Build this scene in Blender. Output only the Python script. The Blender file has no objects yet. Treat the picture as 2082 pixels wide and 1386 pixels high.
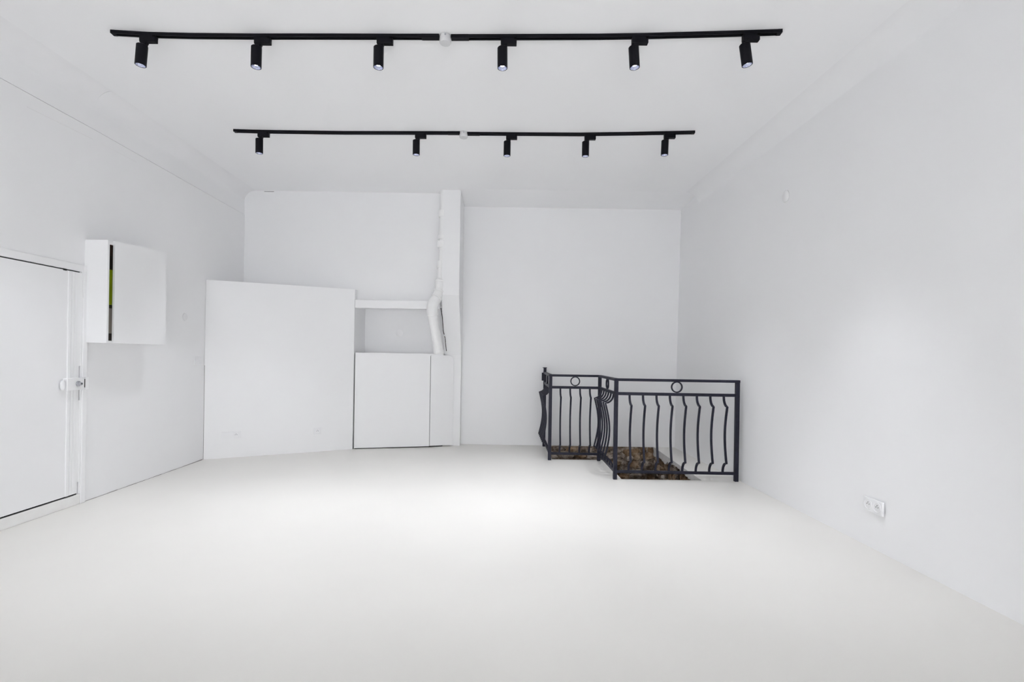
import bpy, bmesh, math, random
from mathutils import Vector, Matrix
R = math.radians
rng = random.Random(7)
SC = bpy.context.scene
COL = SC.collection

# ---------------------------------------------------------------- camera
cam_d = bpy.data.cameras.new('camera')
cam_d.sensor_width = 36.0
cam_d.lens = 17.12
cam_d.shift_x = 0.0047
cam_d.shift_y = 0.0152
cam_d.clip_start = 0.02
cam = bpy.data.objects.new('camera', cam_d)
cam.location = (0, 0, 1.2)
cam.rotation_euler = (R(90), R(-0.9), 0)
COL.objects.link(cam)
SC.camera = cam

# ---------------------------------------------------------------- daylight, exposure
w = bpy.data.worlds.new('overcast_sky')
w.use_nodes = True
bg = w.node_tree.nodes['Background']
bg.inputs[0].default_value = (0.965, 0.98, 1.0, 1)
bg.inputs[1].default_value = 9.4
SC.world = w
SC.view_settings.view_transform = 'Standard'
SC.view_settings.look = 'None'
SC.view_settings.gamma = 1.0
SC.view_settings.use_curve_mapping = False
SC.view_settings.exposure = 0.0
SC.cycles.max_bounces = 9
SC.cycles.diffuse_bounces = 7
SC.cycles.glossy_bounces = 3
SC.cycles.use_adaptive_sampling = True
SC.cycles.adaptive_threshold = 0.03
SC.cycles.caustics_reflective = False
SPOT_W = 70.0          # watts of each spotlight
SPOT_COL = (0.93, 0.955, 1.0)

# ---------------------------------------------------------------- materials
def mat(name, col, rough=0.6, metal=0.0, noise=0.0, nscale=8.0, bump=0.0, bscale=60.0, spec=0.5, col2=None):
    m = bpy.data.materials.new(name); m.use_nodes = True
    nt = m.node_tree; b = nt.nodes['Principled BSDF']
    b.inputs['Base Color'].default_value = (*col, 1)
    b.inputs['Roughness'].default_value = rough
    b.inputs['Metallic'].default_value = metal
    b.inputs['Specular IOR Level'].default_value = spec
    tc = nt.nodes.new('ShaderNodeTexCoord')
    if noise or col2:
        n = nt.nodes.new('ShaderNodeTexNoise'); n.inputs['Scale'].default_value = nscale
        n.inputs['Detail'].default_value = 3 if noise < 0.1 and not col2 else 6
        nt.links.new(tc.outputs['Object'], n.inputs['Vector'])
        r = nt.nodes.new('ShaderNodeValToRGB')
        c2 = col2 if col2 else tuple(c * (1 - noise) for c in col)
        r.color_ramp.elements[0].position = 0.35; r.color_ramp.elements[1].position = 0.65
        r.color_ramp.elements[0].color = (*c2, 1); r.color_ramp.elements[1].color = (*col, 1)
        nt.links.new(n.outputs['Fac'], r.inputs['Fac'])
        nt.links.new(r.outputs['Color'], b.inputs['Base Color'])
    if bump:
        n2 = nt.nodes.new('ShaderNodeTexNoise'); n2.inputs['Scale'].default_value = bscale
        n2.inputs['Detail'].default_value = 4
        nt.links.new(tc.outputs['Object'], n2.inputs['Vector'])
        bp = nt.nodes.new('ShaderNodeBump'); bp.inputs['Strength'].default_value = bump
        bp.inputs['Distance'].default_value = 0.01
        nt.links.new(n2.outputs['Fac'], bp.inputs['Height'])
        nt.links.new(bp.outputs['Normal'], b.inputs['Normal'])
    return m

def emit(name, col, strength):
    m = bpy.data.materials.new(name); m.use_nodes = True
    nt = m.node_tree; nt.nodes.clear()
    e = nt.nodes.new('ShaderNodeEmission'); o = nt.nodes.new('ShaderNodeOutputMaterial')
    e.inputs[0].default_value = (*col, 1); e.inputs[1].default_value = strength
    nt.links.new(e.outputs[0], o.inputs[0])
    m.cycles.emission_sampling = 'NONE'
    return m

def glass(name):
    m = bpy.data.materials.new(name); m.use_nodes = True
    nt = m.node_tree; nt.nodes.clear()
    t = nt.nodes.new('ShaderNodeBsdfTransparent'); g = nt.nodes.new('ShaderNodeBsdfGlossy')
    g.inputs['Roughness'].default_value = 0.02
    fr = nt.nodes.new('ShaderNodeFresnel'); fr.inputs[0].default_value = 1.45
    mx = nt.nodes.new('ShaderNodeMixShader'); o = nt.nodes.new('ShaderNodeOutputMaterial')
    nt.links.new(fr.outputs[0], mx.inputs[0]); nt.links.new(t.outputs[0], mx.inputs[1])
    nt.links.new(g.outputs[0], mx.inputs[2]); nt.links.new(mx.outputs[0], o.inputs[0])
    return m

M = {}
M['wall'] = mat('white_wall_paint', (0.87, 0.87, 0.88), 0.75, noise=0.012, nscale=1.3, spec=0.25)
M['ceiling'] = mat('white_ceiling_paint', (0.91, 0.91, 0.92), 0.85, noise=0.01, nscale=1.0, spec=0.2)
M['floor'] = mat('white_floor_paint', (0.77, 0.754, 0.722), 0.36, noise=0.02, nscale=1.6, spec=0.4)
M['lacquer'] = mat('white_lacquered_panel', (0.87, 0.87, 0.88), 0.5, noise=0.008, nscale=2, spec=0.35)
M['door'] = mat('white_door_paint', (0.87, 0.87, 0.88), 0.55, noise=0.01, nscale=3, bump=0.04, bscale=25, spec=0.3)
M['plinth'] = mat('scuffed_white_paint', (0.86, 0.86, 0.85), 0.7, bump=0.25, bscale=40, spec=0.2, col2=(0.82, 0.81, 0.80), nscale=9)
M['pipe'] = mat('painted_pipe_white', (0.87, 0.87, 0.87), 0.5, noise=0.02, nscale=20, bump=0.05, bscale=30)
M['plastic'] = mat('white_plastic', (0.82, 0.82, 0.84), 0.35)
M['socket'] = mat('socket_white_plastic', (0.845, 0.845, 0.86), 0.4)
M['patch'] = mat('painted_cover_white', (0.81, 0.81, 0.82), 0.8, spec=0.2)
M['boxplastic'] = mat('greyish_white_plastic', (0.66, 0.66, 0.67), 0.5)
M['hole'] = mat('dark_pin_hole', (0.05, 0.05, 0.06), 0.8)
M['seam'] = mat('grey_gap_strip', (0.22, 0.21, 0.20), 0.9, spec=0.1)  # flat dark tone for the gap strips at wall foot and closet
M['gap'] = mat('dark_gap', (0.01, 0.01, 0.01), 0.9)
M['black'] = mat('black_powder_coat', (0.006, 0.006, 0.009), 0.5, spec=0.12)
M['groove'] = mat('black_track_groove', (0.003, 0.003, 0.003), 0.8, spec=0.05)
M['iron'] = mat('charcoal_wrought_iron', (0.018, 0.018, 0.033), 0.45, noise=0.25, nscale=30, bump=0.08, bscale=90, spec=0.22)
M['chrome'] = mat('chrome', (0.55, 0.56, 0.6), 0.2, metal=1.0)
M['reflector'] = mat('bluish_reflector', (0.62, 0.66, 0.85), 0.25, metal=0.9)
M['led'] = emit('led_light', (0.92, 0.95, 1.0), 14.0)
def stone_mat(name, stops, scale=7.0, bump=0.9):
    m = bpy.data.materials.new(name); m.use_nodes = True
    nt = m.node_tree; b = nt.nodes['Principled BSDF']
    b.inputs['Roughness'].default_value = 0.95; b.inputs['Specular IOR Level'].default_value = 0.15
    g = nt.nodes.new('ShaderNodeNewGeometry'); n = nt.nodes.new('ShaderNodeTexNoise')
    n.inputs['Scale'].default_value = scale; n.inputs['Detail'].default_value = 7; n.inputs['Roughness'].default_value = 0.65
    nt.links.new(g.outputs['Position'], n.inputs['Vector'])
    r = nt.nodes.new('ShaderNodeValToRGB'); cr = r.color_ramp
    cr.elements[0].position = stops[0][0]; cr.elements[0].color = (*stops[0][1], 1)
    cr.elements[1].position = stops[-1][0]; cr.elements[1].color = (*stops[-1][1], 1)
    for p_, c_ in stops[1:-1]:
        e = cr.elements.new(p_); e.color = (*c_, 1)
    nt.links.new(n.outputs['Fac'], r.inputs['Fac']); nt.links.new(r.outputs['Color'], b.inputs['Base Color'])
    n2 = nt.nodes.new('ShaderNodeTexNoise'); n2.inputs['Scale'].default_value = 28; n2.inputs['Detail'].default_value = 5
    nt.links.new(g.outputs['Position'], n2.inputs['Vector'])
    bp = nt.nodes.new('ShaderNodeBump'); bp.inputs['Strength'].default_value = bump; bp.inputs['Distance'].default_value = 0.02
    nt.links.new(n2.outputs['Fac'], bp.inputs['Height']); nt.links.new(bp.outputs['Normal'], b.inputs['Normal'])
    return m
M['mortar'] = stone_mat('old_mortar', [(.36, (.12, .085, .06)), (.48, (.34, .27, .21)), (.62, (.60, .52, .44))], 9)
M['stoneA'] = stone_mat('brown_rubble_stone', [(.36, (.09, .065, .048)), (.46, (.27, .21, .17)), (.55, (.50, .43, .37)), (.66, (.82, .75, .68))], 8)
M['stoneB'] = stone_mat('ochre_rubble_stone', [(.36, (.10, .055, .025)), (.48, (.30, .20, .125)), (.60, (.52, .39, .28)), (.70, (.72, .58, .44))], 7)
M['stoneC'] = stone_mat('pale_rubble_stone', [(.34, (.16, .11, .08)), (.44, (.46, .38, .31)), (.56, (.70, .62, .55)), (.66, (.88, .83, .78))], 10)
M['fascia'] = mat('grey_stair_plaster', (0.84, 0.83, 0.82), 0.9, bump=0.25, bscale=25, noise=0.12, nscale=9)
M['brownboard'] = mat('dark_brown_board', (0.016, 0.007, 0.004), 0.6, noise=0.2, spec=0.1)
M['umberboard'] = mat('umber_board', (0.013, 0.009, 0.006), 0.6, noise=0.2, spec=0.1)
M['green'] = mat('lime_green_card', (0.16, 0.21, 0.0), 0.5, noise=0.1, nscale=5, spec=0.1)
M['olive'] = mat('olive_card', (0.022, 0.022, 0.004), 0.6, noise=0.1, spec=0.1)
M['taupe'] = mat('taupe_card', (0.20, 0.175, 0.15), 0.7, noise=0.1, spec=0.1)
M['slate'] = mat('dark_grey_card', (0.03, 0.024, 0.02), 0.7, noise=0.1, spec=0.1)
M['glass'] = glass('window_glass')
M['frame'] = mat('dark_window_frame', (0.05, 0.05, 0.055), 0.5)

# ---------------------------------------------------------------- mesh helpers
def new_obj(name, verts, faces, m, parent=None, smooth=False):
    me = bpy.data.meshes.new(name)
    me.from_pydata([tuple(v) for v in verts], [], faces)
    bm = bmesh.new(); bm.from_mesh(me)
    bmesh.ops.recalc_face_normals(bm, faces=bm.faces)
    bm.to_mesh(me); bm.free()
    me.materials.append(m)
    if smooth:
        for p in me.polygons: p.use_smooth = True
    o = bpy.data.objects.new(name, me); COL.objects.link(o)
    if parent: o.parent = parent
    return o

def box_vf(x0, x1, y0, y1, z0, z1):
    v = [(x, y, z) for z in (z0, z1) for y in (y0, y1) for x in (x0, x1)]
    f = [(0, 1, 3, 2), (4, 5, 7, 6), (0, 1, 5, 4), (2, 3, 7, 6), (0, 2, 6, 4), (1, 3, 7, 5)]
    return v, f

def box(name, x0, x1, y0, y1, z0, z1, m, parent=None, bevel=0.0):
    o = new_obj(name, *box_vf(x0, x1, y0, y1, z0, z1), m, parent)
    if bevel: bevel_mesh(o, bevel)
    return o

def bevel_mesh(o, wdt, seg=2):
    bm = bmesh.new(); bm.from_mesh(o.data)
    bmesh.ops.bevel(bm, geom=list(bm.edges), offset=wdt, segments=seg, affect='EDGES', profile=0.5)
    bm.to_mesh(o.data); bm.free()

def prism(name, poly, a, b, m, parent=None, axis='z'):
    """poly extruded along axis from a to b"""
    n = len(poly)
    def p3(p, t):
        if axis == 'z': return (p[0], p[1], t)
        if axis == 'x': return (t, p[0], p[1])
        return (p[0], t, p[1])
    v = [p3(p, a) for p in poly] + [p3(p, b) for p in poly]
    f = [tuple(range(n)), tuple(range(2 * n - 1, n - 1, -1))]
    f += [(i, (i + 1) % n, n + (i + 1) % n, n + i) for i in range(n)]
    return new_obj(name, v, f, m, parent)

def tube_vf(pts, radii, seg=16, cap=True):
    pts = [Vector(p) for p in pts]
    if not hasattr(radii, '__len__'): radii = [radii] * len(pts)
    v, f = [], []
    up = None
    for i, p in enumerate(pts):
        if i == 0: t = pts[1] - pts[0]
        elif i == len(pts) - 1: t = pts[-1] - pts[-2]
        else: t = (pts[i + 1] - pts[i]).normalized() + (pts[i] - pts[i - 1]).normalized()
        if t.length < 1e-9: t = pts[i] - pts[i - 1] if i else Vector((0, 0, 1))
        t.normalize()
        if up is None:
            up = t.orthogonal().normalized()
        up = (up - t * up.dot(t)).normalized()
        s = t.cross(up)
        for k in range(seg):
            a = 2 * math.pi * k / seg
            v.append(p + (up * math.cos(a) + s * math.sin(a)) * radii[i])
    for i in range(len(pts) - 1):
        for k in range(seg):
            k2 = (k + 1) % seg
            f.append((i * seg + k, i * seg + k2, (i + 1) * seg + k2, (i + 1) * seg + k))
    if cap:
        f.append(tuple(range(seg))[::-1])
        f.append(tuple(range((len(pts) - 1) * seg, len(pts) * seg)))
    return v, f

def tube(name, pts, radii, m, parent=None, seg=16, cap=True):
    o = new_obj(name, *tube_vf(pts, radii, seg, cap), m, parent, smooth=True)
    o.data.set_sharp_from_angle(angle=R(40))
    return o

def lathe(name, prof, m, parent=None, seg=28, loc=(0, 0, 0), smooth=True, caps=True):
    """prof: list of (radius, z), around local z"""
    v, f = [], []
    for r, z in prof:
        for k in range(seg):
            a = 2 * math.pi * k / seg
            v.append((loc[0] + r * math.cos(a), loc[1] + r * math.sin(a), loc[2] + z))
    for i in range(len(prof) - 1):
        for k in range(seg):
            k2 = (k + 1) % seg
            f.append((i * seg + k, i * seg + k2, (i + 1) * seg + k2, (i + 1) * seg + k))
    if caps and prof[0][0] > 1e-6: f.append(tuple(range(seg)))
    if caps and prof[-1][0] > 1e-6: f.append(tuple(range((len(prof) - 1) * seg, len(prof) * seg)))
    o = new_obj(name, v, f, m, parent, smooth)
    if smooth: o.data.set_sharp_from_angle(angle=R(35))
    return o

def sweep(name, path, normal_fn, prof, m, parent=None):
    """closed 2-D profile (a, b) swept along path; frame (side, up) from normal_fn(i)"""
    n = len(prof); v, f = [], []
    for i, p in enumerate(path):
        s, u = normal_fn(i)
        for a, b in prof:
            v.append(Vector(p) + s * a + u * b)
    for i in range(len(path) - 1):
        for k in range(n):
            k2 = (k + 1) % n
            f.append((i * n + k, i * n + k2, (i + 1) * n + k2, (i + 1) * n + k))
    f.append(tuple(range(n))); f.append(tuple(range((len(path) - 1) * n, len(path) * n)))
    return new_obj(name, v, f, m, parent)

def empty(name, loc=(0, 0, 0)):
    o = bpy.data.objects.new(name, None); COL.objects.link(o); o.location = loc
    o.empty_display_size = 0.1
    return o

def tag(o, label, cat, group=None):
    o['label'] = label; o['category'] = cat
    if group: o['group'] = group
    return o

def struct(o, label=None):
    o['kind'] = 'structure'
    if label: o['label'] = label
    return o

def copy_tree(o, parent=None):
    c = o.copy(); COL.objects.link(c); c.parent = parent
    for ch in list(o.children): copy_tree(ch, c)
    return c

# ---------------------------------------------------------------- key dimensions
CZ = 3.275            # ceiling height
YB = 6.62             # back wall of the right bay
YU = 6.24             # back wall of the left, upper part
YF = -3.6             # front wall behind the camera
def rwx(y): return 2.449 - 0.0241 * y          # right wall at floor level
def lwx(y): return -3.33 if y < 3.9 else -3.33 - (y - 3.9) * 0.027
HX0, HX1, HXR = 0.545, 1.156, 1.985            # stairwell opening
HY0, HY1 = 4.842, 5.735

# ---------------------------------------------------------------- floor with the L-shaped opening
fl_poly = [(-3.6, YF - 0.2), (2.75, YF - 0.2), (2.75, YB + 0.06), (2.012, YB + 0.06), (1.955, HY0),
           (HX1, HY0), (HX1, HY1), (HX0, HY1), (HX0, YB + 0.06), (-3.7, YB + 0.06)]
floor = struct(prism('floor', fl_poly, -0.04, 0.0, M['floor']), 'pale painted floor with an opening for the stairs')

# ---------------------------------------------------------------- ceiling (dips slightly in the right bay)
def cz(x, y):
    t = min(max((y - 6.05) / 0.57, 0), 1) * (1 if x > -0.62 else 0)
    return CZ - 0.052 * t
xs = [-3.7, -0.63, -0.61, 2.9]; ys = [YF - 0.2, 6.05, 6.2, 6.35, 6.5, YB + 0.1]
v = [(x, y, cz(x, y)) for y in ys for x in xs] + [(x, y, CZ + 0.15) for y in ys for x in xs]
nx, ny = len(xs), len(ys); N = nx * ny; f = []
for j in range(ny - 1):
    for i in range(nx - 1):
        a = j * nx + i
        f += [(a, a + 1, a + nx + 1, a + nx), (N + a, N + a + nx, N + a + nx + 1, N + a + 1)]
for i in range(nx - 1):
    f += [(i, N + i, N + i + 1, i + 1), (N - nx + i, N - nx + i + 1, 2 * N - nx + i + 1, 2 * N - nx + i)]
for j in range(ny - 1):
    a = j * nx; f.append((a, a + nx, N + a + nx, N + a))
    a = j * nx + nx - 1; f.append((a, N + a, N + a + nx, a + nx))
ceiling = struct(new_obj('ceiling', v, f, M['ceiling']), 'flat white ceiling carrying two black lighting tracks')

# ---------------------------------------------------------------- walls
# left wall: lower lining ends in a small ledge at 2.96 m, the band above lies 2 cm back
def lw_pts(off): return [(lwx(YF) + off, YF - 0.2), (lwx(3.9) + off, 3.9), (lwx(YB) + off, YB + 0.1)]
a = lw_pts(0.0); b = [(-3.75, YB + 0.1), (-3.75, YF - 0.2)]
wall_left = struct(prism('wall_left', a + b, -0.16, 2.961, M['wall']), 'white left wall with a low door and a wall cabinet')
up_ = prism('upper_band', lw_pts(-0.004) + b, 2.966, CZ + 0.02, M['wall'], wall_left)
prism('shadow_groove', lw_pts(-0.010) + b, 2.961, 2.966, M['wall'], wall_left)
# hairline crack under the ledge
for (y0, z0, y1, z1) in ((5.15, 2.745, 5.95, 2.742), (3.35, 2.865, 4.35, 2.885)):
    sweep('crack', [(lwx(y0) + 0.0005, y0, z0), (lwx((y0 + y1) / 2) + 0.0005, (y0 + y1) / 2, (z0 + z1) / 2 + 0.004), (lwx(y1) + 0.0005, y1, z1)],
          lambda i: (Vector((1, 0, 0)), Vector((0, 0, 1))), [(-.001, -.001), (.0006, -.001), (.0006, .001), (-.001, .001)], M['plinth'], wall_left)
# thin dark strips stand in for the gap between wall foot and floor
for i in range(14):
    y0 = 3.86 + i * .1105; y1 = y0 + .1105; h = .0015 + .0035 * rng.random() + (.002 if i > 10 else 0)
    box('foot_joint', lwx(y0 + .05) - .01, lwx(y0) + .0012, y0, y1, .0, h, M['seam'], wall_left)
# right wall leans out a little towards the top
yr0, yr1 = YF - 0.2, YB + 0.1
v = [(rwx(yr0), yr0, -0.16), (rwx(yr1), yr1, -0.16), (rwx(yr1) + 0.045, yr1, CZ + .02), (rwx(yr0) + 0.045, yr0, CZ + .02),
     (2.9, yr0, -0.16), (2.9, yr1, -0.16), (2.9, yr1, CZ + .02), (2.9, yr0, CZ + .02)]
f = [(0, 1, 2, 3), (4, 5, 6, 7), (0, 1, 5, 4), (3, 2, 6, 7), (0, 3, 7, 4), (1, 2, 6, 5)]
wall_right = struct(new_obj('wall_right', v, f, M['wall']), 'long white right wall with a low double socket')
wall_back = struct(box('wall_back', -3.7, 2.6, YB, YB + 0.18, 0.0, CZ, M['wall']), 'white back wall behind the stair railing and the niche')
wall_upper = struct(box('wall_back_upper', -3.6, -0.80, YU, YB, 1.83, CZ, M['wall']), 'white wall above the closet and the niche')
box('crack', -3.145, -3.02, YU - 0.0015, YU + 0.01, CZ - 0.012, CZ - 0.008, M['gap'], wall_upper)
# chimney shaft: upright, then raking back
shaft_prof = [(6.10, CZ + .01), (6.10, 1.96), (6.17, 1.83), (6.30, 1.58), (6.44, 1.33), (6.498, 1.21), (6.505, 1.15), (6.505, 0.0), (6.64, 0.0), (6.64, CZ + .01)]
wall_shaft = struct(prism('wall_shaft', shaft_prof, -0.835, -0.615, M['wall'], axis='x'), 'white shaft rising to the ceiling beside the pipe')
# soft plaster coves where walls meet the ceiling
def cove(name, p, q, into, r, label):
    p = Vector(p); q = Vector(q); into = Vector(into); v = []; K = 10
    prof = [(0.0, 0.0)] + [(r - r * math.cos(R(90) * i / K), -r + r * math.sin(R(90) * i / K)) for i in range(K + 1)]
    prof = [(-.01, .012), (-.01, -r)] + prof[1:] + [(r, .012)]
    for e in (p, q):
        for a_, b_ in prof: v.append(e + into * a_ + Vector((0, 0, b_)))
    k = len(prof)
    o = new_obj(name, v, [tuple(range(k)), tuple(range(2 * k - 1, k - 1, -1))] + [(i, (i + 1) % k, k + (i + 1) % k, k + i) for i in range(k)], M['wall'], smooth=True)
    o.data.set_sharp_from_angle(angle=R(50))
    return struct(o, label)
cove('trim_2', (-3.334, YF, CZ), (-3.334, 3.9, CZ), (1, 0, 0), .14, 'soft cove between the left wall and the ceiling near the camera')
cove('trim_3', (-3.334, 3.9, CZ), (lwx(YU) - .004, YU, CZ), (1, .027, 0), .14, 'soft cove between the left wall and the ceiling above the closet')
cove('trim_4', (rwx(YF) + .045, YF, CZ), (rwx(6.05) + .045, 6.05, CZ), (-1, 0, 0), .16, 'soft cove between the right wall and the ceiling')
# front wall (behind the camera) with an unseen window added and set low for fill daylight
fw = []
wx0, wx1, wz0, wz1 = -2.9, 2.0, 0.10, 1.75
v, f = [], []
for bx in ((-3.6, 2.7, 0.0, wz0), (-3.6, 2.7, wz1, CZ), (-3.6, wx0, wz0, wz1), (wx1, 2.7, wz0, wz1)):
    vv, ff = box_vf(bx[0], bx[1], YF - 0.18, YF, bx[2], bx[3])
    f += [tuple(i + len(v) for i in q) for q in ff]; v += vv
wall_front = struct(new_obj('wall_front', v, f, M['wall']), 'white wall around the added fill window')
fill_window = struct(empty('fill_window', ((wx0 + wx1) / 2, YF - 0.09, wz0)), 'wide unseen window added for fill daylight')
def wbox(name, x0, x1, z0, z1, dy, m):
    c = (wx0 + wx1) / 2
    return box(name, x0 - c, x1 - c, -dy, dy, z0 - wz0, z1 - wz0, m, fill_window)
wbox('frame_bar', wx0, wx1, wz0, wz0 + .05, .03, M['frame']); wbox('frame_bar', wx0, wx1, wz1 - .05, wz1, .03, M['frame'])
for x in (wx0, -0.425, wx1 - .05): wbox('frame_bar', x, x + .05, wz0 + .05, wz1 - .05, .03, M['frame'])
wbox('pane', wx0 + .05, -0.425, wz0 + .05, wz1 - .05, .004, M['glass'])
wbox('pane', -0.375, wx1 - .05, wz0 + .05, wz1 - .05, .004, M['glass'])

# ---------------------------------------------------------------- stairwell below the floor
SZ = -2.3
wsb = struct(box('wall_stairwell_back', 0.30, 2.30, YB + 0.03, YB + 0.3, SZ, -0.001, M['mortar']), 'rubble stone wall at the back of the stairwell')
wsr = struct(prism('wall_stairwell_right', [(2.075, YB + .03), (2.03, HY0 - .3), (2.3, HY0 - .3), (2.3, YB + .03)], SZ, -0.04, M['mortar']), 'rubble stone wall on the right of the stairwell')
wsl = struct(box('wall_stairwell_left', 0.30, 0.53, HY0 - .3, YB + 0.03, SZ, -0.04, M['mortar']), 'stone wall on the left of the stairwell')
wsf = struct(box('wall_stairwell_front', 0.53, 2.01, HY0 - .3, HY0 - .02, SZ, -0.04, M['mortar']), 'stone wall at the front of the stairwell')
box_bottom = struct(box('floor_stairwell', 0.30, 2.3, HY0 - .3, YB + .3, SZ - .1, SZ, M['mortar']), 'dark bottom of the stairwell')
# stones: a few shared meshes, one object per stone
def stone_mesh(seed, m):
    r = random.Random(seed); bm = bmesh.new()
    bmesh.ops.create_cube(bm, size=1.0)
    bmesh.ops.subdivide_edges(bm, edges=list(bm.edges), cuts=1, use_grid_fill=True)
    for vv in bm.verts:
        c = vv.co; k = 1.0 - 0.20 * max(0, sum(abs(q) > .4 for q in c) - 1)
        vv.co = Vector((c.x * k + r.uniform(-.11, .11), c.y * k + r.uniform(-.14, .14), c.z * k + r.uniform(-.11, .11)))
    me = bpy.data.meshes.new('stone'); bm.to_mesh(me); bm.free(); me.materials.append(m)
    return me
STM = [stone_mesh(i, M[('stoneA', 'stoneB', 'stoneA', 'stoneC', 'stoneB', 'stoneA')[i % 6]]) for i in range(12)]
def stones(parent, u0, u1, z1, z0, place, warm):
    z = z1; r = random.Random(warm * 11 + 3)
    while z > z0:
        h = r.uniform(0.07, 0.12); u = u0 - r.uniform(0, .08)
        while u < u1:
            wd = r.uniform(0.06, 0.24)
            if u + wd > u1 + .02: wd = max(u1 - u, .05)
            pick = r.choice(STM) if not warm else r.choice([STM[1], STM[4], STM[7], STM[10], STM[0], STM[5]])
            o = bpy.data.objects.new('stone', pick); COL.objects.link(o); o.parent = parent
            c, rz = place(u + wd / 2, z - h / 2)
            o.location = c; o.rotation_euler = (r.uniform(-.12, .12), r.uniform(-.22, .22), rz + r.uniform(-.15, .15))
            hh = h * r.uniform(.8, 1.3); o.location.z += r.uniform(-.018, .018) - max(0, (hh - h) / 2)
            o.scale = (wd * r.uniform(.95, 1.12), r.uniform(.06, .11), hh)
            u += wd
        z -= h
stones(wsb, 0.54, 2.05, -0.012, -0.62, lambda u, z: ((u, YB + 0.035, z), 0.0), 0)
stones(wsr, HY0 - .02, YB, -0.042, -0.75, lambda u, z: ((2.033 + 0.045 * (u - 4.5) / 2.1, u, z), R(90)), 1)
# plaster fascia on the right edge with a ragged lower border
def interp0(pts, x):
    for (a, b), (c, d) in zip(pts, pts[1:]):
        if x <= c: return b + (d - b) * (x - a) / (c - a)
    return pts[-1][1]
v, f = [], []; n = 60
for i in range(n + 1):
    y = HY0 + (YB + .02 - HY0) * i / n
    x = 1.953 + (2.010 - 1.953) * i / n
    zl = interp0([(4.7, -.085), (5.16, -.078), (5.40, -.066), (5.60, -.045), (5.76, -.047), (5.90, -.072), (5.97, -.062), (6.03, -.082), (6.065, -.118), (6.18, -.10), (6.32, -.082), (6.51, -.113), (6.7, -.12)], y) - .006 * math.sin(i * 2.1)
    v += [(x, y, -0.0005), (x, y, zl), (x + .05, y, zl), (x + .05, y, -0.0005)]
for i in range(n):
    a = i * 4
    for k in range(4): f.append((a + k, a + (k + 1) % 4, a + 4 + (k + 1) % 4, a + 4 + k))
f += [(0, 1, 2, 3), (n * 4, n * 4 + 1, n * 4 + 2, n * 4 + 3)]
struct(new_obj('trim_1', v, f, M['fascia']), 'grey plastered edge along the right of the stair opening')

# ---------------------------------------------------------------- closet, niche beam, low cabinet
A_, B_ = (-3.367, 5.424), (-1.938, 6.145)
closet_v = [(*A_, 0), (*B_, 0), (-1.938, YU - .004, 0), (-3.389, YU - .004, 0), (A_[0], A_[1], 2.004), (B_[0] + .004, B_[1], 2.018), (-1.934, YU - .004, 2.018), (-3.389, YU - .004, 2.004)]
struct(box('wall_niche', -2.05, -1.938, YU, YB, 0, 1.83, M['wall']), 'white side wall of the niche')
closet = empty('boxed_closet', (-2.65, 5.9, 0))
def rel(o, root):
    o.parent = root; o.matrix_parent_inverse = Matrix.Translation(-root.location); return o
rel(new_obj('casing', closet_v, [(0, 1, 2, 3), (4, 5, 6, 7), (0, 1, 5, 4), (1, 2, 6, 5), (2, 3, 7, 6), (3, 0, 4, 7)], M['lacquer']), closet)
rel(box('shadow_gap', A_[0] - .0025, A_[0] + .001, A_[1] - .001, A_[1] + .01, 0, 1.05, M['seam']), closet)  # dark strip colours in the shade between closet and wall
tag(closet, 'tall white boxed-in closet standing in the left corner', 'closet')

beam = tag(box('niche_beam', -1.925, -0.86, 6.125, YU, 1.784, 1.886, M['lacquer'], bevel=.004), 'white horizontal beam between the closet and the bent pipe', 'beam')

cab = empty('low_cabinet', (-1.3, 6.35, 0))
C0, C1, C2 = (-1.926, 6.160), (-0.998, 6.362), (-0.712, 6.488)
d1 = (Vector(C1) - Vector(C0)).normalized(); d2 = (Vector(C2) - Vector(C1)).normalized()
n1 = Vector((d1.y, -d1.x)); n2 = Vector((d2.y, -d2.x))
def pl(name, p, q, nrm, z_prof, m, th=0.018):
    """upright panel from p to q, outline z_prof in (t along, z)"""
    dd = (Vector(q) - Vector(p)).normalized()
    vv = []
    for off in (0.0, -th):
        for t, z in z_prof:
            c = Vector(p) + dd * t + nrm * off
            vv.append((c.x, c.y, z))
    k = len(z_prof)
    ff = [tuple(range(k)), tuple(range(2 * k - 1, k - 1, -1))] + [(i, (i + 1) % k, k + (i + 1) % k, k + i) for i in range(k)]
    return new_obj(name, vv, ff, m)
L1 = (Vector(C1) - Vector(C0)).length; L2 = (Vector(C2) - Vector(C1)).length
rel(pl('door_panel', C0, C1, n1, [(0.004, 0.010), (L1 - .004, 0.014), (L1 - .004, 1.222), (0.004, 1.222)], M['lacquer']), cab)
arc = [(L2 - .075 + .075 * math.sin(t), 1.128 + .075 * math.cos(t)) for t in [R(a) for a in (0, 18, 36, 54, 72, 90)]]
rel(pl('side_panel', C1, C2, n2, [(0.004, 0.018), (L2, 0.012)] + arc[::-1] + [(0.004, 1.203)], M['lacquer']), cab)
bd = [(C0[0] + .004, C0[1] + .022), (C1[0], C1[1] + .024), (-0.842, 6.45), (-0.842, YB - .004), (C0[0] + .004, YB - .004)]
rel(prism('carcass', bd, 0.0, 1.19, M['gap']), cab)
tp = [(C0[0] + .004, C0[1] + .004), (C1[0], C1[1] + .006), (-0.842, 6.435), (-0.842, YB - .004), (C0[0] + .004, YB - .004)]
rel(prism('top_board', tp, 1.204, 1.222, M['lacquer']), cab)
tag(cab, 'low white cabinet with flush doors under the niche', 'cabinet')

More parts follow.
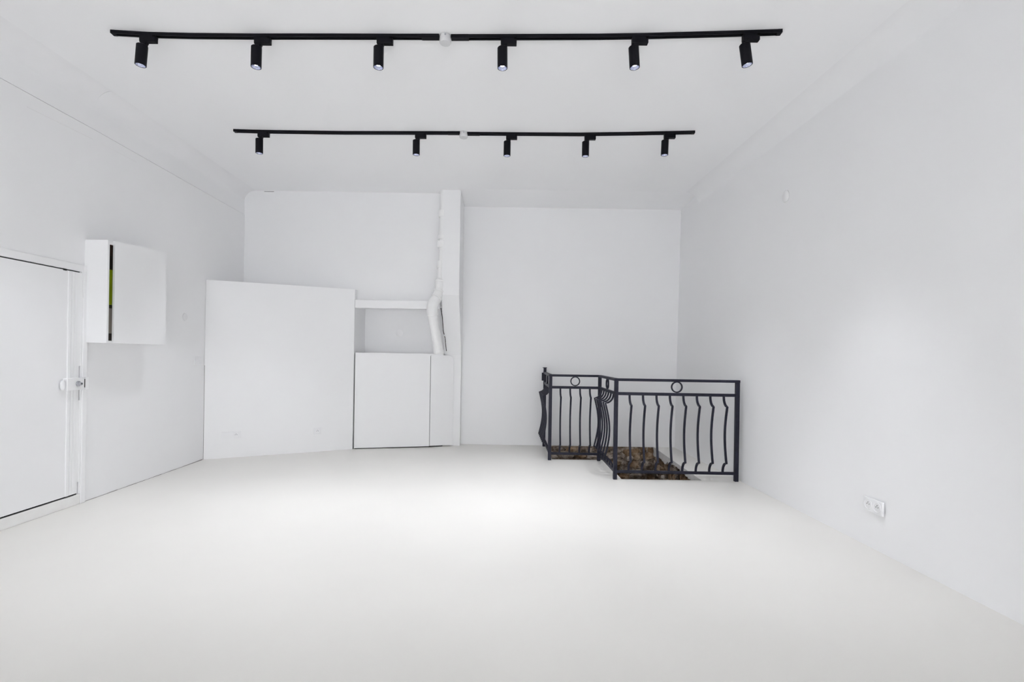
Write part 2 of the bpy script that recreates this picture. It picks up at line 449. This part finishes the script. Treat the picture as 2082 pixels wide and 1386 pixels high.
# round blanking covers
def cover(name, loc, rot, rad, label, m='wall'):
    o = lathe(name, [(rad, 0), (rad, .004), (rad * .9, .007), (0.0001, .008)], M[m])
    o.location = loc; o.rotation_euler = rot
    return tag(o, label, 'cover plate')
cover('blank_cover', (-1.47, YB, 1.50), (R(90), 0, 0), .05, 'faint round white cover at the back of the niche')
cover('blank_cover', (lwx(5.068), 5.068, 1.56), (0, R(90), 0), .04, 'faint round white cover on the left wall beside the tall closet', 'patch')
cover('blank_cover', (rwx(4.2) + .034, 4.2, 2.62), (0, R(-90), 0), .05, 'faint round painted cover high on the right wall')

# ---------------------------------------------------------------- soil pipe
pipe = empty('soil_pipe', (-0.86, 6.25, 1.22))
P = lambda *a: rel(tube(*a), pipe)
P('riser', [(-0.838, 6.15, CZ), (-0.842, 6.15, 2.62), (-0.862, 6.145, 2.10)], .040, M['pipe'])
for zc, xc, hh, rr in ((2.99, -0.842, .08, .056), (2.69, -0.845, .055, .058), (2.60, -0.848, .075, .058), (2.345, -0.856, .09, .055)):
    P('collar', [(xc, 6.15, zc + hh / 2), (xc, 6.15, zc + hh / 2 - .01), (xc - .001, 6.15, zc - hh / 2 + .012), (xc - .001, 6.15, zc - hh / 2)], [rr * .93, rr, rr, rr * .9], M['pipe'])
P('sleeve', [(-0.858, 6.145, 2.155), (-0.859, 6.143, 2.145), (-0.862, 6.138, 2.06), (-0.872, 6.13, 2.02)], [.050, .058, .060, .050], M['pipe'], None, 20)
P('elbow', [(-0.866, 6.135, 2.05), (-0.872, 6.125, 2.00), (-0.885, 6.11, 1.955), (-0.905, 6.09, 1.905)], [.054, .059, .061, .056], M['pipe'], None, 20)
P('elbow', [(-0.890, 6.105, 1.925), (-0.90, 6.095, 1.905), (-0.925, 6.07, 1.86), (-0.942, 6.06, 1.81), (-0.944, 6.06, 1.74), (-0.938, 6.065, 1.70)],
  [.058, .066, .069, .069, .069, .062], M['pipe'], None, 20)
P('lower_pipe', [(-0.944, 6.06, 1.76), (-0.936, 6.09, 1.66), (-0.905, 6.17, 1.45), (-0.884, 6.235, 1.28), (-0.878, 6.25, 1.238)], [.061, .060, .060, .061, .066], M['pipe'], None, 20)
P('pipe_foot', [(-0.880, 6.245, 1.27), (-0.878, 6.25, 1.255), (-0.876, 6.255, 1.226)], [.062, .069, .069], M['pipe'], None, 20)
for c_, d_, r_ in (((-0.893, 6.102, 1.922), (-.45, -.35, -.82), .071), ((-0.872, 6.125, 2.008), (-.25, -.25, -.93), .065), ((-0.859, 6.143, 2.140), (-.03, -.05, -1), .063), ((-0.939, 6.068, 1.705), (.12, .2, -.97), .069)):
    c_ = Vector(c_); d_ = Vector(d_).normalized()
    P('socket_rim', [c_ - d_ * .011, c_ - d_ * .007, c_ + d_ * .007, c_ + d_ * .011], [r_ - .006, r_, r_, r_ - .006], M['pipe'], None, 20)
P('seam_ring', [(-0.906, 6.168, 1.458), (-0.904, 6.172, 1.446)], .0625, M['pipe'], None, 20)
tag(pipe, 'white painted soil pipe with collars bending down beside the shaft', 'pipe')
cable = tag(tube('thin_cable', [(-0.848, 6.16, 1.80), (-0.832, 6.20, 1.68), (-0.825, 6.25, 1.52), (-0.805, 6.29, 1.42), (-0.80, 6.33, 1.33), (-0.795, 6.36, 1.26)], .0045, M['slate'], None, 8),
            'thin dark cable in the gap behind the bent pipe', 'cable')
rel(tube('cable_clip', [(-0.83, 6.262, 1.462), (-0.80, 6.275, 1.460)], .008, M['plastic'], None, 8), cable)

# ---------------------------------------------------------------- door in the left wall
DX = lwx(3.0)
door = struct(empty('door_1', (DX, 3.3, 0.0)), 'low white flush door in the left wall with a surface-mounted lock')
def dbox(name, x0, x1, y0, y1, z0, z1, m, par=None, bevel=0.0):
    o = box(name, DX + x0, DX + x1, y0, y1, z0, z1, M[m], bevel=bevel)
    if par is None: return rel(o, door)
    o.parent = par; o.matrix_parent_inverse = par.matrix_parent_inverse.copy() if par.parent else Matrix.Identity(4)
    return o
dbox('gap_shadow', -.01, .0006, 2.70, 3.782, .072, 1.812, 'gap')
leaf = dbox('leaf', -.005, .012, 2.71, 3.774, .090, 1.797, 'door')
for y0, y1, dx in ((3.668, 3.694, .020), (3.700, 3.724, .0165), (3.730, 3.752, .015)):
    dbox('edge_strip', .0, dx, y0, y1, .090, 1.795, 'door', bevel=.003)
dbox('jamb', -.005, .014, 3.786, 3.800, .08, 1.86, 'door', bevel=.003)
dbox('jamb', -.005, .020, 3.800, 3.842, .0, 1.86, 'door', bevel=.004)
dbox('head_casing', -.005, .016, 2.62, 3.842, 1.806, 1.86, 'door', bevel=.004)
dbox('keep_filler', -.005, .0125, 3.773, 3.787, 1.075, 1.796, 'door')
dbox('keep_filler', -.005, .0125, 3.773, 3.787, .175, .81, 'door')
dbox('sill', -.005, .014, 2.62, 3.80, .0, .077, 'plinth', bevel=.004)
dbox('head_chip', .005, .0145, 3.628, 3.655, 1.792, 1.804, 'gap')
lock = dbox('lock_case', .010, .046, 3.640, 3.788, .892, .985, 'door', bevel=.004)
kp = dbox('lock_keep', .0, .044, 3.7975, 3.832, .888, .988, 'door', bevel=.003)
dbox('slot', .002, .0425, 3.786, 3.799, .908, .974, 'gap')
lk = rel(lathe('lock_cylinder', [(.021, 0), (.021, .006), (.013, .011), (.012, .026), (.010, .028), (.0001, .028)], M['chrome']), door)
lk.matrix_parent_inverse = Matrix.Identity(4); lk.location = (.046, .432, .941); lk.rotation_euler = (0, R(90), 0)
kh = lathe('keyhole', [(.005, 0), (.005, .0006), (.0001, .0006)], M['gap'], lk, seg=12); kh.location = (0, 0, .0279)
hd = rel(new_obj('finger_pull', *tube_vf([(0, -.0, -.036), (0, 0, -.02), (0, 0, .02), (0, 0, .036)], [.010, .017, .017, .010], 14), M['plastic'], smooth=True), door)
hd.matrix_parent_inverse = Matrix.Identity(4); hd.location = (.030, .318, .936); hd.scale = (.8, 1, 1)

# ---------------------------------------------------------------- wall cabinet on the left wall, slot open at its corner
wc = empty('wall_cabinet', (-3.24, 4.15, 1.25))
WX0, WX1, WY0, WY1, WZ0, WZ1 = -3.338, -3.150, 3.825, 4.485, 1.258, 2.068
wb = lambda *a, **k: rel(box(*a, **k), wc)
wb('side_board', WX0, WX1, WY0, WY0 + .020, WZ0, WZ1, M['lacquer'], bevel=.002)
wb('side_board', WX0 - .008, WX1 - .0185, WY1 - .02, WY1, WZ0 + .002, WZ1 + .03, M['lacquer'], bevel=.002)
fp = [(WY0 + .073, WZ0), (WY1, WZ0 + .004), (WY1, WZ1 + .04), (WY0 + .073, WZ1 + .006)]
rel(prism('front_door', fp, WX1 - .018, WX1, M['lacquer'], axis='x'), wc)
wb('bottom_board', WX0, WX1 - .018, WY0 + .02, WY1 - .02, WZ0, WZ0 + .018, M['lacquer'])
wb('top_board', WX0, WX1 - .018, WY0 + .02, WY1 - .02, WZ1 - .026, WZ1 - .004, M['lacquer'])
tag(wc, 'white wall cabinet above the lock, slot open at its corner', 'cabinet')
for nm, m, z0, z1, lab in (('brown_board', 'brownboard', 1.955, 2.040, 'dark brown board at the top of the cabinet slot'),
                           ('umber_board', 'umberboard', 1.842, 1.955, 'dark umber board just above the lime green card'),
                           ('green_card', 'green', 1.562, 1.842, 'bright lime green card inside the cabinet slot'),
                           ('olive_card', 'olive', 1.535, 1.562, 'narrow olive strip right below the lime green card'),
                           ('taupe_card', 'taupe', 1.336, 1.535, 'taupe grey card in the lower cabinet slot'),
                           ('grey_card', 'slate', 1.276, 1.336, 'dark grey card at the bottom of the cabinet slot')):
    o = box(nm, WX1 - .034, WX1 - .022, WY0 + .021, WY0 + .16, z0 + .001, z1, M[m])
    tag(o, lab, 'card')

# ---------------------------------------------------------------- sockets
def socket(label, loc, rot, wdt, hgt, wells, group=None, th=.011):
    """plate in local x (width) / z (height), front towards -y"""
    root = empty('wall_socket', loc); root.rotation_euler = rot
    box('plate', -wdt / 2, wdt / 2, -th, 0, -hgt / 2, hgt / 2, M['socket'], root, bevel=.003)
    for cx in wells:
        rg = lathe('socket_ring', [(.034, 0), (.034, .003), (.030, .004), (.028, .001), (.0001, .0008)], M['socket'], root, seg=24)
        rg.location = (cx, -th, 0); rg.rotation_euler = (R(90), 0, 0)
        for dx, dz in ((-.0095, .002), (.0095, .002), (0, .0125)):
            hl = lathe('pin_hole', [(.0032, 0), (.0032, .0008), (.0001, .0008)], M['hole'], rg, seg=10)
            hl.location = (dx, dz, .0008)
    tag(root, label, 'socket')
    return root
wang = math.atan2(B_[1] - A_[1], B_[0] - A_[0])
def onward(t): return (A_[0] + (B_[0] - A_[0]) * t, A_[1] + (B_[1] - A_[1]) * t)
p = onward(.168); socket('half-blank white double socket plate low on the closet, near its left edge', (p[0], p[1], .257), (0, 0, wang), .19, .078, [.048])
p = onward(.742); socket('single white socket low on the closet, near its right edge', (p[0], p[1], .252), (0, 0, wang), .084, .08, [0])
socket('double white socket low on the right wall', (rwx(3.13) + .003, 3.13, .278), (0, 0, R(-90) - 0.024), .168, .088, [-.040, .040], th=.013)
sw = empty('wall_switch', (lwx(5.297) , 5.297, 1.103)); sw.rotation_euler = (0, 0, R(90))
box('plate', -.065, .065, -.008, 0, -.042, .042, M['socket'], sw, bevel=.002)
box('rocker', -.052, -.004, -.012, -.008, -.026, .026, M['socket'], sw, bevel=.001)
box('rocker', .004, .052, -.012, -.008, -.026, .026, M['socket'], sw, bevel=.001)
tag(sw, 'white wall plate on the left wall right beside the closet', 'switch')

# ---------------------------------------------------------------- stair railing
rail = empty('stair_railing', (1.3, 5.2, 0))
def rr(o): return rel(o, rail)
posts = {'far': (0.512, 6.555), 'mid': (0.512, 5.690), 'inner': (1.087, 5.690), 'corner': (1.087, 4.832), 'wall': (2.284, 4.822)}
hw = .0185
for k, (x, y) in posts.items():
    zt = 1.055 if k == 'far' else .985
    rr(box('post', x - hw, x + hw, y - hw, y + hw, 0, zt, M['iron'], bevel=.003))
x, y = posts['far']
rr(box('post_cap', x - .03, x + .024, y - .03, y + .03, 1.055, 1.063, M['iron']))
rr(box('wall_bracket', x - .042, x - hw, y - .02, y + .02, .885, .990, M['iron']))
def baluster_profile():
    pr = []
    for i in range(9):                       # upper hook
        a = R(90) * i / 8
        pr.append((.078 * (1 - math.cos(a)), .836 - .092 * math.sin(a)))
    pr[-1] = (.080, .742)
    for i in range(1, 13):                   # long inward bow
        t = i / 12
        pr.append((.080 - .045 * math.sin(math.pi * t), .742 + (.190 - .742) * t))
    for i in range(1, 9):                    # lower hook
        a = R(90) * (1 - i / 8)
        pr.append((.078 * (1 - math.cos(a)), .092 + .098 * math.sin(a)))
    return pr
BP = baluster_profile()
def panel(p0, p1, out, nbal, ring_t=.5):
    p0 = Vector((*p0, 0)); p1 = Vector((*p1, 0)); out = Vector((*out, 0)); up = Vector((0, 0, 1))
    d = (p1 - p0).normalized(); L = (p1 - p0).length
    def bar(name, z0, z1, wd, ext=0.0, bev=.003):
        vv, ff = box_vf(-ext, L + ext, -wd / 2, wd / 2, z0, z1)
        o = new_obj(name, [p0 + d * a + out * b + up * c for a, b, c in vv], ff, M['iron'])
        bevel_mesh(o, bev); return rr(o)
    bar('handrail', .976, 1.002, .042, .020)
    bar('middle_rail', .836, .866, .022); bar('bottom_rail', .064, .092, .022)
    # ring
    c = p0 + d * (L * ring_t); rad = .051; seg = 28; prof = [(-.006, -.008), (.006, -.008), (.006, .008), (-.006, .008)]
    v, f = [], []
    for i in range(seg):
        a = 2 * math.pi * i / seg
        for q, s in prof:
            v.append(c + d * math.cos(a) * (rad + q) + up * (.924 + math.sin(a) * (rad + q)) + out * s)
    for i in range(seg):
        for k in range(4):
            f.append((i * 4 + k, i * 4 + (k + 1) % 4, ((i + 1) % seg) * 4 + (k + 1) % 4, ((i + 1) % seg) * 4 + k))
    o = rr(new_obj('ring', v, f, M['iron']))
    # balusters share one mesh
    me = None
    for i in range(nbal):
        t = L * (i + 1) / (nbal + 1)
        if me is None:
            path = [out * a + up * z for a, z in BP]
            def fr(k):
                a = BP[max(k - 1, 0)]; b = BP[min(k + 1, len(BP) - 1)]
                tg = (out * (b[0] - a[0]) + up * (b[1] - a[1])).normalized()
                return d, tg.cross(d).normalized()
            o = sweep('baluster', path, fr, [(-.0095, -.0075), (.0095, -.0075), (.0095, .0075), (-.0095, .0075)], M['iron'])
            me = o.data
        else:
            o = bpy.data.objects.new('baluster', me); COL.objects.link(o)
        rr(o); o.location = p0 + d * t
panel(posts['corner'], posts['wall'], (0, -1), 8)
panel(posts['inner'], posts['corner'], (-1, 0), 6)
panel(posts['mid'], posts['inner'], (0, -1), 4)
panel(posts['far'], posts['mid'], (-1, 0), 6)
tag(rail, 'dark wrought-iron railing with bellied bars and rings around the stair opening', 'railing')

# ---------------------------------------------------------------- lighting tracks
TW, TH = .034, .020
def track(name, pts, label, cap_start, joint_end):
    """pts: front-top edge line of the track on the ceiling"""
    root = empty(name, (pts[0][0], pts[0][1], CZ))
    path = [Vector((x, y + TW / 2, CZ)) for x, y in pts]
    def fr(i):
        a = path[max(i - 1, 0)]; b = path[min(i + 1, len(path) - 1)]
        t = (b - a).normalized(); return Vector((-t.y, t.x, 0)), Vector((0, 0, 1))
    prof = [(-TW / 2, 0), (-TW / 2, -TH), (-.008, -TH), (-.008, -.008), (.008, -.008), (.008, -TH), (TW / 2, -TH), (TW / 2, 0)]
    rel(sweep('rail_profile', path, fr, prof, M['black']), root)
    rel(sweep('contact_strip', path, fr, [(-.0075, -.0085), (-.0075, -.011), (.0075, -.011), (.0075, -.0085)], M['groove']), root)
    def block(nm, p, q, ext_z):
        s = Vector((-(q - p).normalized().y, (q - p).normalized().x, 0)); vv = []
        for z in (0, -ext_z):
            for e in (p, q):
                for k in (-TW / 2 - .0008, TW / 2 + .0008): vv.append(e + s * k + Vector((0, 0, z)))
        return rel(new_obj(nm, vv, [(0, 1, 3, 2), (4, 5, 7, 6), (0, 1, 5, 4), (2, 3, 7, 6), (0, 2, 6, 4), (1, 3, 7, 5)], M['black']), root)
    e = path[0] if cap_start else path[-1]; e2 = path[1] if cap_start else path[-2]
    t = (e2 - e).normalized(); block('end_cap', e - t * .004, e + t * .022, TH + .0008)
    e = path[-1] if cap_start else path[0]; e2 = path[-2] if cap_start else path[1]
    t = (e2 - e).normalized(); block('feed_connector', e, e + t * .115, TH + .002)
    tag(root, label, 'lighting track')
    return root
T1L = [(-2.600, 3.152), (-2.37, 3.168), (-2.10, 3.172), (-1.70, 3.168), (-1.34, 3.159), (-0.90, 3.150), (-0.472, 3.142)]
T1R = [(-0.396, 3.144), (0.10, 3.130), (0.561, 3.116), (0.85, 3.102), (1.115, 3.085), (1.40, 3.066), (1.687, 3.045)]
T2L = [(-2.577, 4.528), (-2.40, 4.534), (-2.19, 4.536), (-1.55, 4.533), (-1.0, 4.516), (-0.469, 4.500)]
T2R = [(-0.405, 4.511), (0.10, 4.502), (0.641, 4.490), (1.088, 4.460), (1.40, 4.436), (1.669, 4.414)]
track('lighting_track', T1L, 'black ceiling track of the front row, half left of the white ceiling box', True, True)
track('lighting_track', T1R, 'black ceiling track of the front row, half right of the white ceiling box', False, True)
track('lighting_track', T2L, 'black ceiling track of the rear row, half left of the small white ceiling box', True, True)
track('lighting_track', T2R, 'black ceiling track of the rear row, half right of the small white ceiling box', False, True)
def rose(loc, label):
    o = lathe('ceiling_box', [(.033, 0), (.036, -.004), (.037, -.022), (.0365, -.025), (.0375, -.027), (.0375, -.046), (.034, -.051), (.0001, -.052)], M['boxplastic'], seg=32)
    o.location = loc
    s = lathe('screw', [(.006, 0), (.006, .002), (.0001, .002)], M['chrome'], o, seg=12); s.location = (0.004, -.036, -.014); s.rotation_euler = (R(90), 0, 0)
    return tag(o, label, 'ceiling box')
rose((-0.434, 3.160, CZ), 'round white ceiling box joining the two front tracks')
rose((-0.437, 4.523, CZ), 'round white ceiling box joining the two rear tracks')

# ---------------------------------------------------------------- track spotlights
def spotlight():
    root = empty('track_spotlight')
    # origin: under the track, at the pivot; adapter runs to +x
    ad = box('adapter', -.026, .077, -.0165, .0165, -.060, -TH + .001, M['black'], root, bevel=.003)
    box('adapter_catch', .060, .076, -.0172, .0172, -.030, -TH - .001, M['groove'], ad)
    pv = prism('pivot_housing', [(-.026, -.058), (.017, -.058), (.017, -.066), (.008, -.074), (-.010, -.074), (-.024, -.064)], -.014, .014, M['black'], root, axis='y')
    head = empty('lamp_head'); head.parent = root; head.location = (0, 0, -.066)
    # arm
    box('arm', -.006, .0165, -.010, .010, -.050, .004, M['black'], head, bevel=.002)
    T = (-.015, 0, -.012)
    r = .0325
    sh = lathe('tube_shell', [(.0001, 0), (r - .004, 0), (r, -.004), (r, -.132), (r - .003, -.134), (r - .003, -.124), (r - .004, -.116)], M['black'], head, loc=T, seg=36, caps=False)
    rf = lathe('reflector', [(r - .0035, -.131), (.0235, -.121), (.0145, -.114)], M['reflector'], head, loc=T, seg=36, caps=False)
    ld = lathe('led', [(.0150, -.1142), (.0001, -.1145)], M['led'], head, loc=T, seg=24, caps=False)
    l = bpy.data.lights.new('spot_beam', 'SPOT'); l.energy = SPOT_W; l.color = SPOT_COL
    l.spot_size = R(70); l.spot_blend = 1.0; l.shadow_soft_size = .022
    lo = bpy.data.objects.new('spot_beam', l); COL.objects.link(lo); lo.parent = head
    lo.location = (T[0], 0, T[2] - .128)
    return root
proto = spotlight()
FRONT = [(-2.376, -4.0), (-1.642, -0.5), (-0.857, 0.0), (-0.062, 1.0), (0.780, 4.0), (1.492, 8.5)]
REAR = [(-2.322, -0.5), (-0.871, 0.0), (-0.031, 0.0), (0.694, 0.0), (1.428, -1.0)]
NAMES1 = ['first black spotlight from the left on the front track', 'second black spotlight from the left on the front track',
          'black spotlight just left of the front white ceiling box', 'black spotlight just right of the front white ceiling box',
          'second black spotlight from the right on the front track', 'black spotlight tilted to the right wall at the front track end']
NAMES2 = ['leftmost black spotlight on the rear track', 'black spotlight just left of the rear white ceiling box',
          'black spotlight just right of the rear white ceiling box', 'second black spotlight from the right on the rear track',
          'rightmost black spotlight on the rear track']
first = True
def put_spot(x, yl, tilt, fwd, label, group):
    global first
    o = proto if first else copy_tree(proto)
    first = False
    yc = yl + TW / 2
    o.location = (x * yc / (3.13 if yc < 4 else 4.5) + .015, yc, CZ)
    hd = [c for c in o.children if c.name.startswith('lamp_head')][0]
    hd.rotation_euler = (R(fwd), R(-tilt), 0)
    tag(o, label, 'spotlight', group)
    if tilt > 6:                                   # the wall washer at the end has a narrower lamp
        bm_ = [c for c in hd.children if c.type == 'LIGHT'][0]
        bm_.data = bm_.data.copy(); bm_.data.spot_size = R(54)
for (x, t), lab in zip(FRONT, NAMES1):
    put_spot(x, interp0(T1L if x < -.44 else T1R, x), t, 0, lab, 'spotlights on the front track')
for (x, t), lab in zip(REAR, NAMES2):
    put_spot(x, interp0(T2L if x < -.44 else T2R, x), t, 2, lab, 'spotlights on the rear track')
